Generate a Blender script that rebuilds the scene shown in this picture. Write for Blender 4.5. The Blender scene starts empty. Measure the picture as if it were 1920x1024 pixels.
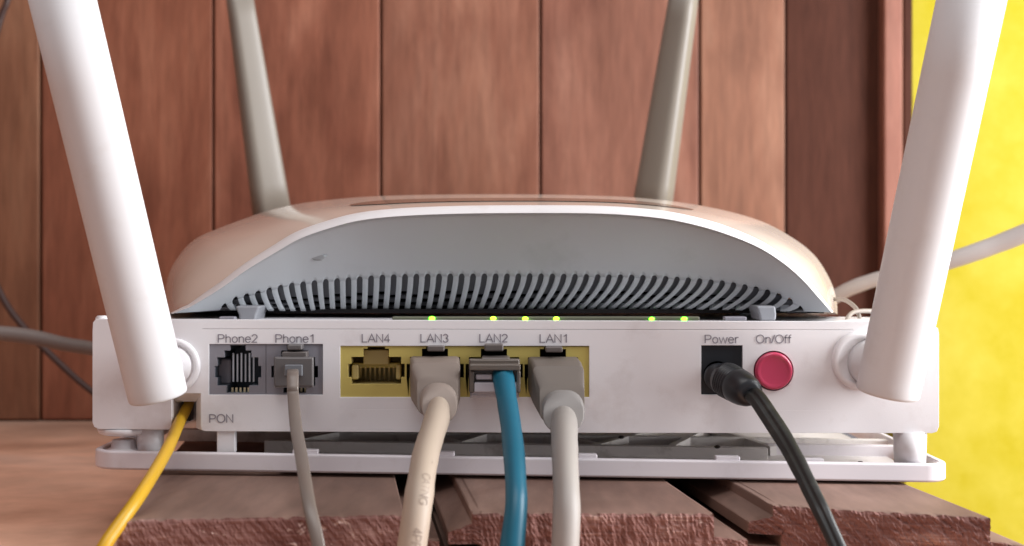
import bpy, bmesh, math, random
from mathutils import Vector, Matrix, noise
random.seed(7)
scene = bpy.context.scene
COL = scene.collection

# ------------------------------------------------------------------ camera
F = 2400.0          # focal length in photo pixels (photo 1920 wide)
HZ = 490.0          # horizon row
CZ = 0.0625         # eye height above the table
CD = 0.300          # eye to rear panel
cam_d = bpy.data.cameras.new('camera')
cam = bpy.data.objects.new('camera', cam_d); COL.objects.link(cam)
cam.location = (0, -CD, CZ); cam.rotation_euler = (math.radians(90), 0, 0)
cam_d.sensor_width = 36; cam_d.lens = F / 1920 * 36
cam_d.shift_y = -(512 - HZ) / 1920
cam_d.clip_start = 0.01; cam_d.clip_end = 50
cam_d.dof.use_dof = True; cam_d.dof.focus_distance = 0.296; cam_d.dof.aperture_fstop = 19
scene.camera = cam

# ------------------------------------------------------------------ light
w = bpy.data.worlds.new('World'); scene.world = w; w.use_nodes = True
bg = w.node_tree.nodes['Background']
bg.inputs[0].default_value = (0.84, 0.80, 0.86, 1); bg.inputs[1].default_value = 0.33

def area(name, loc, target, sx, sy, power, color):
    l = bpy.data.lights.new(name, 'AREA'); l.shape = 'RECTANGLE'; l.size = sx; l.size_y = sy
    l.energy = power; l.color = color
    o = bpy.data.objects.new(name, l); COL.objects.link(o); o.location = loc
    o.rotation_euler = (Vector(target) - Vector(loc)).to_track_quat('-Z', 'Y').to_euler()
    return o
area('window_light', (0.43, -0.07, 0.19), (0.0, 0.0, 0.06), 0.24, 0.38, 5.5, (0.98, 0.985, 1.0))
area('room_light', (-0.12, -0.42, 1.05), (-0.05, 0.05, 0.05), 0.7, 0.5, 4.5, (1.0, 0.965, 0.95))
scene.view_settings.view_transform = 'Standard'
scene.view_settings.look = 'None'
scene.view_settings.exposure = 0.0
scene.view_settings.gamma = 1.0
scene.cycles.max_bounces = 8
scene.cycles.use_denoising = True

# ------------------------------------------------------------------ helpers
MM = 0.001
def P(px, py, d):
    """photo pixel + distance from the eye (mm) -> world point"""
    d *= MM
    return Vector(((px - 960) * d / F, d - CD, CZ + (HZ - py) * d / F))

def interp(x, pts):
    if x <= pts[0][0]: return pts[0][1]
    for (a, b), (c, e) in zip(pts, pts[1:]):
        if x <= c: return b + (e - b) * (x - a) / (c - a)
    return pts[-1][1]

def thing(name, label, cat, loc=(0, 0, 0), group=None):
    o = bpy.data.objects.new(name, None); o.empty_display_size = 0.01
    COL.objects.link(o); o.location = loc
    o['label'] = label; o['category'] = cat
    if group: o['group'] = group
    return o

bpy_parent_fix = []
def link(o, parent=None):
    COL.objects.link(o)
    if parent is not None:
        o.parent = parent
        # geometry is written in world coordinates; keep it there
        bpy_parent_fix.append((o, parent))
    return o

def obj(name, verts, faces, mat, parent=None, smooth=False, bevel=0, segs=2, angle=35):
    me = bpy.data.meshes.new(name)
    me.from_pydata([tuple(v) for v in verts], [], faces)
    bm = bmesh.new(); bm.from_mesh(me)
    bmesh.ops.recalc_face_normals(bm, faces=bm.faces)
    bm.to_mesh(me); bm.free()
    me.materials.append(mat)
    o = bpy.data.objects.new(name, me); link(o, parent)
    if bevel:
        b = o.modifiers.new('bevel', 'BEVEL'); b.width = bevel; b.segments = segs
        b.limit_method = 'ANGLE'; b.angle_limit = math.radians(angle)
        for p in me.polygons: p.use_smooth = True
        b.harden_normals = True
    if smooth:
        for p in me.polygons: p.use_smooth = True
    return o

def box_v(x0, x1, y0, y1, z0, z1):
    v = [(x, y, z) for x in (x0, x1) for y in (y0, y1) for z in (z0, z1)]
    f = [(0, 1, 3, 2), (4, 6, 7, 5), (0, 4, 5, 1), (2, 3, 7, 6), (0, 2, 6, 4), (1, 5, 7, 3)]
    return v, f
def box(name, x0, x1, y0, y1, z0, z1, mat, parent=None, bevel=0.0, segs=2):
    v, f = box_v(x0, x1, y0, y1, z0, z1)
    return obj(name, v, f, mat, parent, bevel=bevel, segs=segs)
def pbox(name, px0, py0, px1, py1, d, depth, mat, parent=None, bevel=0.0):
    """box whose front face sits at distance d, spanning the pixel rectangle"""
    a = P(px0, py1, d); b = P(px1, py0, d)
    return box(name, a.x, b.x, a.y, a.y + depth * MM, a.z, b.z, mat, parent, bevel)
def merge(parts):
    V, Fc = [], []
    for v, f in parts:
        n = len(V); V += list(v); Fc += [tuple(i + n for i in q) for q in f]
    return V, Fc
def pbox_v(px0, py0, px1, py1, d, depth):
    a = P(px0, py1, d); b = P(px1, py0, d)
    return box_v(a.x, b.x, a.y, a.y + depth * MM, a.z, b.z)

def plate(name, loops, d, thick, mat, parent=None, bevel=0.0):
    """flat plate facing the camera at distance d from pixel outlines (first outer, rest holes)"""
    cu = bpy.data.curves.new('tmp', 'CURVE'); cu.dimensions = '2D'; cu.fill_mode = 'BOTH'
    cu.extrude = thick * MM / 2 - bevel * MM; cu.bevel_depth = bevel * MM; cu.bevel_resolution = 2
    for k, lp in enumerate(loops):
        s = cu.splines.new('POLY'); s.points.add(len(lp) - 1)
        for i, (px, py) in enumerate(lp):
            q = P(px, py, d); s.points[i].co = (q.x, q.z, 0, 1)
        s.use_cyclic_u = True
    t = bpy.data.objects.new('tmp', cu); COL.objects.link(t)
    dg = bpy.context.evaluated_depsgraph_get()
    me = bpy.data.meshes.new_from_object(t.evaluated_get(dg))
    bpy.data.objects.remove(t); bpy.data.curves.remove(cu)
    y = d * MM - CD + thick * MM / 2
    me.transform(Matrix(((1, 0, 0, 0), (0, 0, -1, y), (0, 1, 0, 0), (0, 0, 0, 1))))
    me.name = name; me.materials.clear(); me.materials.append(mat)
    for p in me.polygons: p.use_smooth = False
    o = bpy.data.objects.new(name, me); link(o, parent)
    return o

def rrect(x0, y0, x1, y1, r, n=5):
    out = []
    for cx, cy, a0 in ((x1 - r, y0 + r, -90), (x1 - r, y1 - r, 0), (x0 + r, y1 - r, 90), (x0 + r, y0 + r, 180)):
        for i in range(n + 1):
            a = math.radians(a0 + 90 * i / n)
            out.append((cx + r * math.cos(a), cy + r * math.sin(a)))
    return out
def rect(x0, y0, x1, y1): return [(x0, y0), (x1, y0), (x1, y1), (x0, y1)]
def circ(cx, cy, r, n=48): return [(cx + r * math.cos(2 * math.pi * i / n), cy + r * math.sin(2 * math.pi * i / n)) for i in range(n)]

def catmull(pts, n=8):
    out = []
    L = len(pts)
    for i in range(L - 1):
        p0 = pts[max(i - 1, 0)]; p1 = pts[i]; p2 = pts[i + 1]; p3 = pts[min(i + 2, L - 1)]
        for k in range(n):
            t = k / n
            out.append(tuple(0.5 * ((2 * b) + (c - a) * t + (2 * a - 5 * b + 4 * c - e) * t * t + (-a + 3 * b - 3 * c + e) * t ** 3)
                             for a, b, c, e in zip(p0, p1, p2, p3)))
    out.append(tuple(pts[-1]))
    return out

def frames(pts, side):
    """tangents plus a stable side vector"""
    fr = []
    for i, p in enumerate(pts):
        t = (pts[min(i + 1, len(pts) - 1)] - pts[max(i - 1, 0)]).normalized()
        s = (side - t * side.dot(t)).normalized()
        fr.append((t, s, t.cross(s)))
    return fr

def loft(rings, closed=True, cap0=True, cap1=True):
    n = len(rings[0]); V = [v for r in rings for v in r]; Fc = []
    m = n if closed else n - 1
    for i in range(len(rings) - 1):
        for j in range(m):
            k = (j + 1) % n
            Fc.append((i * n + j, i * n + k, (i + 1) * n + k, (i + 1) * n + j))
    if closed and cap0: Fc.append(tuple(range(n)))
    if closed and cap1: Fc.append(tuple(range((len(rings) - 1) * n, len(rings) * n)))
    return V, Fc

def cable(name, keys, mat, parent=None, profile=None, side=Vector((1, 0, 0)), sub=8, nseg=24, wob=0.0):
    """keys: (px, py, distance, width in px).  profile: list of (s, t) in unit radius"""
    ks = catmull(keys, sub)
    pts = [P(a, b, c) for a, b, c, _ in ks]
    rad = [wd * c * MM / F / 2 for _, _, c, wd in ks]
    fr = frames(pts, side)
    prof = profile or [(math.cos(2 * math.pi * j / nseg), math.sin(2 * math.pi * j / nseg)) for j in range(nseg)]
    rings = []
    for i, (p, r, (t, s, b)) in enumerate(zip(pts, rad, fr)):
        rr = r * (1 + wob * noise.noise(p * 220))
        rings.append([p + s * (u * rr) + b * (v * rr) for u, v in prof])
    V, Fc = loft(rings)
    o = obj(name, V, Fc, mat, parent, smooth=True)
    return o, pts, rad, fr

# ------------------------------------------------------------------ materials
def mat(name, color, rough=0.5, spec=0.5, coat=0.0, metal=0.0, trans=0.0, var=0.0, vscale=40, bump=0.0, bscale=400, emit=None, es=0, sss=0.0, dirt=None, dirt_amt=0.0, dirt_scale=60):
    m = bpy.data.materials.new(name); m.use_nodes = True
    nt = m.node_tree; N = nt.nodes; L = nt.links
    b = N['Principled BSDF']
    b.inputs['Base Color'].default_value = (*color, 1)
    b.inputs['Roughness'].default_value = rough
    b.inputs['Specular IOR Level'].default_value = spec
    b.inputs['Metallic'].default_value = metal
    b.inputs['Transmission Weight'].default_value = trans
    b.inputs['Coat Weight'].default_value = coat
    b.inputs['Coat Roughness'].default_value = 0.12
    if sss:
        b.inputs['Subsurface Weight'].default_value = sss
        b.inputs['Subsurface Radius'].default_value = (0.002, 0.0018, 0.0015)
        b.inputs['Subsurface Scale'].default_value = 1
    if emit:
        b.inputs['Emission Color'].default_value = (*emit, 1); b.inputs['Emission Strength'].default_value = es
    tc = N.new('ShaderNodeTexCoord')
    src = None
    if var:
        n = N.new('ShaderNodeTexNoise'); n.inputs['Scale'].default_value = vscale; n.inputs['Detail'].default_value = 4
        L.new(tc.outputs['Object'], n.inputs['Vector'])
        mx = N.new('ShaderNodeMix'); mx.data_type = 'RGBA'
        mx.inputs[6].default_value = (*[c * (1 - var) for c in color], 1)
        mx.inputs[7].default_value = (*[min(1, c * (1 + var)) for c in color], 1)
        L.new(n.outputs['Fac'], mx.inputs[0]); src = mx.outputs[2]
        mr = N.new('ShaderNodeMapRange'); mr.inputs[3].default_value = max(0.02, rough - 0.08); mr.inputs[4].default_value = min(1, rough + 0.1)
        L.new(n.outputs['Fac'], mr.inputs[0]); L.new(mr.outputs[0], b.inputs['Roughness'])
    if dirt:
        n2 = N.new('ShaderNodeTexNoise'); n2.inputs['Scale'].default_value = dirt_scale; n2.inputs['Detail'].default_value = 7; n2.inputs['Roughness'].default_value = 0.65
        L.new(tc.outputs['Object'], n2.inputs['Vector'])
        r2 = N.new('ShaderNodeMapRange'); r2.inputs[1].default_value = 0.55; r2.inputs[2].default_value = 0.8; r2.inputs[4].default_value = dirt_amt
        L.new(n2.outputs['Fac'], r2.inputs[0])
        m2 = N.new('ShaderNodeMix'); m2.data_type = 'RGBA'
        if src: L.new(src, m2.inputs[6])
        else: m2.inputs[6].default_value = (*color, 1)
        m2.inputs[7].default_value = (*dirt, 1); L.new(r2.outputs[0], m2.inputs[0]); src = m2.outputs[2]
    if src: L.new(src, b.inputs['Base Color'])
    if bump:
        n3 = N.new('ShaderNodeTexNoise'); n3.inputs['Scale'].default_value = bscale; n3.inputs['Detail'].default_value = 5
        L.new(tc.outputs['Object'], n3.inputs['Vector'])
        bp = N.new('ShaderNodeBump'); bp.inputs['Strength'].default_value = bump; bp.inputs['Distance'].default_value = 0.0002
        L.new(n3.outputs['Fac'], bp.inputs['Height']); L.new(bp.outputs[0], b.inputs['Normal'])
    return m

def wood(name, c_dark, c_mid, c_light, axis='Z', scale=1.0, rough=0.6, bump=0.3, seedvar=0.6, blotch=0.5, stretch=12.0, spec=0.3, tone=0.22, stain=0.5):
    m = bpy.data.materials.new(name); m.use_nodes = True
    nt = m.node_tree; N = nt.nodes; L = nt.links; b = N['Principled BSDF']
    b.inputs['Specular IOR Level'].default_value = spec
    tc = N.new('ShaderNodeTexCoord'); oi = N.new('ShaderNodeObjectInfo')
    off = N.new('ShaderNodeVectorMath'); off.operation = 'SCALE'; off.inputs[0].default_value = (3.1, 5.7, 2.3)
    L.new(oi.outputs['Random'], off.inputs['Scale'])
    ad = N.new('ShaderNodeVectorMath'); L.new(tc.outputs['Object'], ad.inputs[0]); L.new(off.outputs[0], ad.inputs[1])
    mp = N.new('ShaderNodeMapping'); L.new(ad.outputs[0], mp.inputs[0])
    s = {'X': (1, stretch, stretch), 'Y': (stretch, 1, stretch), 'Z': (stretch, stretch, 1)}[axis]
    mp.inputs['Scale'].default_value = [q * scale for q in s]
    g = N.new('ShaderNodeTexNoise'); g.inputs['Scale'].default_value = 9; g.inputs['Detail'].default_value = 7; g.inputs['Roughness'].default_value = 0.6; g.inputs['Distortion'].default_value = 0.6
    L.new(mp.outputs[0], g.inputs['Vector'])
    mp2 = N.new('ShaderNodeMapping'); L.new(ad.outputs[0], mp2.inputs[0])
    mp2.inputs['Scale'].default_value = [1 + (q - 1) * 0.22 for q in s]
    g2 = N.new('ShaderNodeTexNoise'); g2.inputs['Scale'].default_value = 13 * scale; g2.inputs['Detail'].default_value = 5; g2.inputs['Distortion'].default_value = 1.2
    L.new(mp2.outputs[0], g2.inputs['Vector'])
    cr = N.new('ShaderNodeValToRGB')
    e = cr.color_ramp.elements; e[0].position = 0.3; e[0].color = (*c_dark, 1); e[1].position = 0.72; e[1].color = (*c_light, 1)
    md = e.new(0.5); md.color = (*c_mid, 1)
    mixf = N.new('ShaderNodeMix'); mixf.inputs[0].default_value = blotch
    L.new(g.outputs['Fac'], mixf.inputs[2]); L.new(g2.outputs['Fac'], mixf.inputs[3])
    L.new(mixf.outputs[0], cr.inputs[0])
    # per-board tone
    hs = N.new('ShaderNodeHueSaturation')
    mr = N.new('ShaderNodeMapRange'); mr.inputs[3].default_value = 1 - tone; mr.inputs[4].default_value = 1 + tone
    L.new(oi.outputs['Random'], mr.inputs[0]); L.new(mr.outputs[0], hs.inputs['Value']); L.new(cr.outputs[0], hs.inputs['Color'])
    st = N.new('ShaderNodeTexNoise'); st.inputs['Scale'].default_value = 5.5 * scale; st.inputs['Detail'].default_value = 8; st.inputs['Roughness'].default_value = 0.62; st.inputs['Distortion'].default_value = 0.9
    L.new(mp2.outputs[0], st.inputs['Vector'])
    sr = N.new('ShaderNodeMapRange'); sr.inputs[1].default_value = 0.50; sr.inputs[2].default_value = 0.60; sr.inputs[4].default_value = stain
    L.new(st.outputs['Fac'], sr.inputs[0])
    sm = N.new('ShaderNodeMix'); sm.data_type = 'RGBA'; sm.blend_type = 'MULTIPLY'; L.new(sr.outputs[0], sm.inputs[0])
    L.new(hs.outputs[0], sm.inputs[6]); sm.inputs[7].default_value = (0.62, 0.50, 0.48, 1)
    fg = N.new('ShaderNodeTexNoise'); fg.inputs['Scale'].default_value = 60; fg.inputs['Detail'].default_value = 4
    mp3 = N.new('ShaderNodeMapping'); mp3.inputs['Scale'].default_value = [1 + (q - 1) * 0.8 for q in s]; L.new(ad.outputs[0], mp3.inputs[0]); L.new(mp3.outputs[0], fg.inputs['Vector'])
    fr_ = N.new('ShaderNodeMapRange'); fr_.inputs[1].default_value = 0.3; fr_.inputs[2].default_value = 0.7; fr_.inputs[3].default_value = 0.86; fr_.inputs[4].default_value = 1.12
    L.new(fg.outputs['Fac'], fr_.inputs[0])
    fm = N.new('ShaderNodeMix'); fm.data_type = 'RGBA'; fm.blend_type = 'MULTIPLY'; fm.inputs[0].default_value = 1
    L.new(sm.outputs[2], fm.inputs[6]); L.new(fr_.outputs[0], fm.inputs[7])
    om = N.new('ShaderNodeMix'); om.data_type = 'RGBA'; om.blend_type = 'MULTIPLY'; om.inputs[0].default_value = 1
    L.new(fm.outputs[2], om.inputs[6]); L.new(oi.outputs['Color'], om.inputs[7])
    L.new(om.outputs[2], b.inputs['Base Color'])
    rr = N.new('ShaderNodeMapRange'); rr.inputs[3].default_value = rough - 0.12; rr.inputs[4].default_value = rough + 0.12
    L.new(g2.outputs['Fac'], rr.inputs[0]); L.new(rr.outputs[0], b.inputs['Roughness'])
    bp = N.new('ShaderNodeBump'); bp.inputs['Strength'].default_value = bump; bp.inputs['Distance'].default_value = 0.0006
    L.new(g.outputs['Fac'], bp.inputs['Height']); L.new(bp.outputs[0], b.inputs['Normal'])
    return m

M = {}
M['shell'] = mat('white_shell', (0.80, 0.785, 0.805), 0.36, 0.5, var=0.05, vscale=18, bump=0.09, bscale=2600, dirt=(0.50, 0.43, 0.41), dirt_amt=0.5, dirt_scale=55)
M['antenna'] = mat('white_antenna', (0.70, 0.695, 0.705), 0.6, 0.3, var=0.025, vscale=30, bump=0.02, bscale=1800, dirt=(0.55, 0.5, 0.46), dirt_amt=0.3, dirt_scale=130)
M['gloss'] = mat('gloss_white_cover', (0.80, 0.69, 0.60), 0.16, 0.6, coat=0.6, var=0.02, vscale=20, dirt=(0.55, 0.42, 0.34), dirt_amt=0.4, dirt_scale=45)  # warm reflection of the board wall is put into the cream base colour
M['rim'] = mat('white_rim', (0.80, 0.79, 0.80), 0.3, 0.5, var=0.02, dirt=(0.35, 0.28, 0.25), dirt_amt=0.25, dirt_scale=120)
M['grey'] = mat('grey_housing', (0.42, 0.455, 0.485), 0.55, 0.4, var=0.06, vscale=30, bump=0.05, bscale=2500, dirt=(0.2, 0.21, 0.22), dirt_amt=0.3, dirt_scale=60)
M['greydark'] = mat('grey_recess_shade', (0.16, 0.165, 0.18), 0.6, 0.3, var=0.05)  # darker grey, the shade of recesses is put into the colour
M['beigeant'] = mat('beige_antenna', (0.215, 0.190, 0.160), 0.42, 0.5, var=0.05, vscale=25, bump=0.03, bscale=1500)
M['black'] = mat('black_plastic', (0.012, 0.014, 0.018), 0.38, 0.5, var=0.2, vscale=120, bump=0.06, bscale=900)
M['dark'] = mat('dark_interior', (0.012, 0.011, 0.012), 0.8, 0.2)
M['cordblack'] = mat('black_cord', (0.014, 0.015, 0.015), 0.42, 0.5, var=0.3, vscale=90, bump=0.12, bscale=700, dirt=(0.07, 0.07, 0.06), dirt_amt=0.4, dirt_scale=260)
M['phone'] = mat('grey_port_plastic', (0.23, 0.225, 0.255), 0.5, 0.4, var=0.05)
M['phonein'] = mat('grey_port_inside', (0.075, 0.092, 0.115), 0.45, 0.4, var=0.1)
M['lan'] = mat('yellow_port_plastic', (0.53, 0.43, 0.12), 0.5, 0.4, var=0.12, vscale=60)
M['lanin'] = mat('yellow_port_inside', (0.52, 0.42, 0.17), 0.5, 0.4, var=0.12)
M['lanshade'] = mat('port_inside_shade', (0.05, 0.033, 0.014), 0.6, 0.3)  # shaded copy of the yellow inside, darkness put into the colour
M['gold'] = mat('contact_metal', (0.72, 0.60, 0.38), 0.4, 0.5, metal=0.6)
M['steel'] = mat('steel_pin', (0.55, 0.57, 0.6), 0.3, 0.5, metal=0.9)
M['red'] = mat('red_button', (0.52, 0.045, 0.11), 0.28, 0.5, coat=0.3, sss=0.1, var=0.05)
M['led'] = mat('green_led', (0.1, 0.9, 0.05), 0.4, emit=(0.12, 1.0, 0.01), es=11)
M['ledy'] = mat('yellow_green_led', (0.5, 0.9, 0.05), 0.4, emit=(0.30, 1.0, 0.01), es=12)
M['pipe'] = mat('light_pipe', (0.17, 0.18, 0.12), 0.35, 0.5, trans=0.3)
M['beige'] = mat('beige_cable', (0.40, 0.325, 0.258), 0.5, 0.4, var=0.06, vscale=60, bump=0.05, bscale=600, dirt=(0.38, 0.3, 0.24), dirt_amt=0.4, dirt_scale=110)
M['beigeboot'] = mat('beige_boot', (0.21, 0.168, 0.142), 0.5, 0.4, var=0.06, vscale=80, bump=0.05)
M['greycable'] = mat('grey_cable', (0.30, 0.275, 0.255), 0.5, 0.4, var=0.05, vscale=60, bump=0.04, bscale=600, dirt=(0.3, 0.27, 0.24), dirt_amt=0.4, dirt_scale=110)
M['greyboot'] = mat('grey_boot', (0.15, 0.126, 0.108), 0.5, 0.4, var=0.06, vscale=80, bump=0.05)
M['collar'] = mat('grey_collar', (0.24, 0.225, 0.215), 0.5, 0.4, var=0.04)
M['beigecollar'] = mat('beige_collar', (0.28, 0.228, 0.197), 0.5, 0.4, var=0.04)
M['blue'] = mat('blue_cable', (0.005, 0.105, 0.17), 0.42, 0.45, var=0.12, vscale=70, bump=0.05, bscale=500)
M['yellowc'] = mat('yellow_fibre', (0.62, 0.36, 0.02), 0.4, 0.5, var=0.1, vscale=50, bump=0.04)
M['cord'] = mat('phone_cord', (0.16, 0.13, 0.112), 0.35, 0.5, var=0.08, vscale=60, sss=0.1)
M['clear'] = mat('clear_plug', (0.22, 0.18, 0.15), 0.22, 0.5, trans=0.45)
M['clearb'] = mat('clear_plug_frosted', (0.72, 0.70, 0.76), 0.22, 0.5, trans=0.15)
M['smoke'] = mat('smoky_plug', (0.20, 0.185, 0.185), 0.3, 0.5, trans=0.45)
M['latch'] = mat('latch_plastic', (0.15, 0.128, 0.12), 0.35, 0.5, trans=0.25)
M['ink'] = mat('grey_ink', (0.27, 0.25, 0.28), 0.6, 0.3)
M['cableink'] = mat('cable_ink', (0.29, 0.23, 0.19), 0.6, 0.3)
M['tray'] = mat('tray_plastic', (0.72, 0.68, 0.71), 0.4, 0.45, var=0.03, dirt=(0.4, 0.34, 0.3), dirt_amt=0.4, dirt_scale=80)
M['traydusty'] = mat('dusty_tray_inside', (0.66, 0.62, 0.60), 0.7, 0.3, var=0.08, vscale=60, dirt=(0.18, 0.14, 0.12), dirt_amt=0.7, dirt_scale=140)
M['wire'] = mat('dark_wire', (0.06, 0.03, 0.025), 0.5)
M['backcable'] = mat('back_grey_cable', (0.20, 0.165, 0.15), 0.55, var=0.08)
M['whitecable'] = mat('back_white_cable', (0.42, 0.39, 0.38), 0.5, var=0.05)
M['dull'] = mat('dull_wire', (0.24, 0.205, 0.18), 0.5)
M['foot'] = mat('foot_grey', (0.25, 0.26, 0.285), 0.55)
M['slit'] = mat('brown_slit', (0.24, 0.155, 0.12), 0.25, 0.5, coat=0.3)
M['dust'] = mat('dark_speck', (0.05, 0.04, 0.035), 0.8, 0.2)
M['wall'] = wood('red_wall_wood', (0.18, 0.070, 0.042), (0.29, 0.122, 0.076), (0.42, 0.205, 0.135), 'Z', 1.0, 0.55, 0.3, blotch=0.5, stretch=9, tone=0.04)
M['post'] = wood('dark_post_wood', (0.048, 0.018, 0.012), (0.070, 0.026, 0.017), (0.090, 0.035, 0.023), 'Z', 1.0, 0.6, 0.2, blotch=0.5, stretch=9, tone=0.03, spec=0.08, stain=0.3)
M['trim'] = wood('trim_wood', (0.22, 0.09, 0.06), (0.28, 0.12, 0.085), (0.34, 0.15, 0.11), 'Z', 1.0, 0.6, 0.2, blotch=0.5, stretch=9, tone=0.03)
M['table'] = wood('table_wood', (0.64, 0.36, 0.24), (0.78, 0.475, 0.335), (0.84, 0.56, 0.43), 'X', 0.8, 0.75, 0.2, blotch=0.9, stretch=1.5, tone=0.02, stain=0.22)
M['plank'] = wood('dusty_plank_top', (0.17, 0.10, 0.078), (0.22, 0.137, 0.108), (0.28, 0.18, 0.145), 'Y', 1.2, 0.7, 0.3, blotch=0.6, stretch=6, tone=0.06)

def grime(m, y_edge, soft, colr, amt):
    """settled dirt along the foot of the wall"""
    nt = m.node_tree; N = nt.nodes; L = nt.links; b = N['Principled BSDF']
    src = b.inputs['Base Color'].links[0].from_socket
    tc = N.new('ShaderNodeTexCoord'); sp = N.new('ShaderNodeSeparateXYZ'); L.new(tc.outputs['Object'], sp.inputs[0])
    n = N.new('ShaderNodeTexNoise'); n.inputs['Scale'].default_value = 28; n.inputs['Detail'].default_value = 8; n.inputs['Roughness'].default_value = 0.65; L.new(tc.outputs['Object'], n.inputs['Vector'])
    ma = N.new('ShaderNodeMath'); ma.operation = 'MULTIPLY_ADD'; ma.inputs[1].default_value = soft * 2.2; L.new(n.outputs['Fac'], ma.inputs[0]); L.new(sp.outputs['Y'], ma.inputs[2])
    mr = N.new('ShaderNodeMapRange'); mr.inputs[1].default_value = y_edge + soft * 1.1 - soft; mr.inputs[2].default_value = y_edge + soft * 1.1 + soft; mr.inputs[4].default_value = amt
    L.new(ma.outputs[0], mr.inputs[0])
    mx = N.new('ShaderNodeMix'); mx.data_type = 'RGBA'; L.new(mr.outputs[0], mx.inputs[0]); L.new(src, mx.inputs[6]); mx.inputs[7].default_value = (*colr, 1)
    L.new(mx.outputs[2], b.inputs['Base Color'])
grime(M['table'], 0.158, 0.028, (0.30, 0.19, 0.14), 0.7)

# rough sawn end grain with torn pale fibres
def endgrain():
    m = bpy.data.materials.new('sawn_end_grain'); m.use_nodes = True
    nt = m.node_tree; N = nt.nodes; L = nt.links; b = N['Principled BSDF']
    b.inputs['Roughness'].default_value = 0.75; b.inputs['Specular IOR Level'].default_value = 0.25
    tc = N.new('ShaderNodeTexCoord'); oi = N.new('ShaderNodeObjectInfo')
    off = N.new('ShaderNodeVectorMath'); off.operation = 'SCALE'; off.inputs[0].default_value = (3.1, 5.7, 2.3)
    L.new(oi.outputs['Random'], off.inputs['Scale'])
    ad = N.new('ShaderNodeVectorMath'); L.new(tc.outputs['Object'], ad.inputs[0]); L.new(off.outputs[0], ad.inputs[1])
    mp = N.new('ShaderNodeMapping'); mp.vector_type = 'POINT'; L.new(ad.outputs[0], mp.inputs[0])
    mp.inputs['Rotation'].default_value = (0, math.radians(48), 0); mp.inputs['Scale'].default_value = (55, 100, 1000)
    n = N.new('ShaderNodeTexNoise'); n.inputs['Scale'].default_value = 1; n.inputs['Detail'].default_value = 6; n.inputs['Distortion'].default_value = 0.8
    L.new(mp.outputs[0], n.inputs['Vector'])
    n2 = N.new('ShaderNodeTexNoise'); n2.inputs['Scale'].default_value = 90; n2.inputs['Detail'].default_value = 6; L.new(ad.outputs[0], n2.inputs['Vector'])
    mf = N.new('ShaderNodeMix'); mf.inputs[0].default_value = 0.5; L.new(n.outputs['Fac'], mf.inputs[2]); L.new(n2.outputs['Fac'], mf.inputs[3])
    cr = N.new('ShaderNodeValToRGB'); e = cr.color_ramp.elements
    e[0].position = 0.32; e[0].color = (0.12, 0.05, 0.042, 1); e[1].position = 0.70; e[1].color = (0.44, 0.28, 0.235, 1)
    q = e.new(0.46); q.color = (0.185, 0.085, 0.072, 1); q = e.new(0.57); q.color = (0.235, 0.12, 0.103, 1)
    L.new(mf.outputs[0], cr.inputs[0])
    n5 = N.new('ShaderNodeTexNoise'); n5.inputs['Scale'].default_value = 150; n5.inputs['Detail'].default_value = 3; n5.inputs['Distortion'].default_value = 2; L.new(ad.outputs[0], n5.inputs['Vector'])
    r5 = N.new('ShaderNodeMapRange'); r5.inputs[1].default_value = 0.66; r5.inputs[2].default_value = 0.72; r5.inputs[4].default_value = 0.8; L.new(n5.outputs['Fac'], r5.inputs[0])
    x5 = N.new('ShaderNodeMix'); x5.data_type = 'RGBA'; L.new(r5.outputs[0], x5.inputs[0]); L.new(cr.outputs[0], x5.inputs[6]); x5.inputs[7].default_value = (0.55, 0.40, 0.35, 1)
    L.new(x5.outputs[2], b.inputs['Base Color'])
    bp = N.new('ShaderNodeBump'); bp.inputs['Strength'].default_value = 0.8; bp.inputs['Distance'].default_value = 0.0008
    L.new(mf.outputs[0], bp.inputs['Height']); L.new(bp.outputs[0], b.inputs['Normal'])
    return m
M['end'] = endgrain()

def plaster():
    m = mat('yellow_plaster', (0.82, 0.70, 0.03), 0.75, 0.3)
    nt = m.node_tree; N = nt.nodes; L = nt.links; b = N['Principled BSDF']
    tc = N.new('ShaderNodeTexCoord')
    n = N.new('ShaderNodeTexNoise'); n.inputs['Scale'].default_value = 30; n.inputs['Detail'].default_value = 11; n.inputs['Roughness'].default_value = 0.7
    L.new(tc.outputs['Object'], n.inputs['Vector'])
    cr = N.new('ShaderNodeValToRGB'); e = cr.color_ramp.elements
    e[0].position = 0.36; e[0].color = (0.44, 0.365, 0.008, 1); e[1].position = 0.68; e[1].color = (0.53, 0.455, 0.05, 1)
    L.new(n.outputs['Fac'], cr.inputs[0]); L.new(cr.outputs[0], b.inputs['Base Color'])
    bp = N.new('ShaderNodeBump'); bp.inputs['Strength'].default_value = 0.25; bp.inputs['Distance'].default_value = 0.001
    L.new(n.outputs['Fac'], bp.inputs['Height']); L.new(bp.outputs[0], b.inputs['Normal'])
    return m
M['yellow'] = plaster()

# ------------------------------------------------------------------ table top and walls
WD = 500.0
box('table_top', -0.75, 0.075, -0.11, WD * MM - CD + 0.012, -0.03, 0.0, M['table'], bevel=0.001)['kind'] = 'structure'
fl = box('floor', -1.2, 1.2, -1.2, 0.4, -0.33, -0.301, M['table']); fl['kind'] = 'structure'
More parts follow.
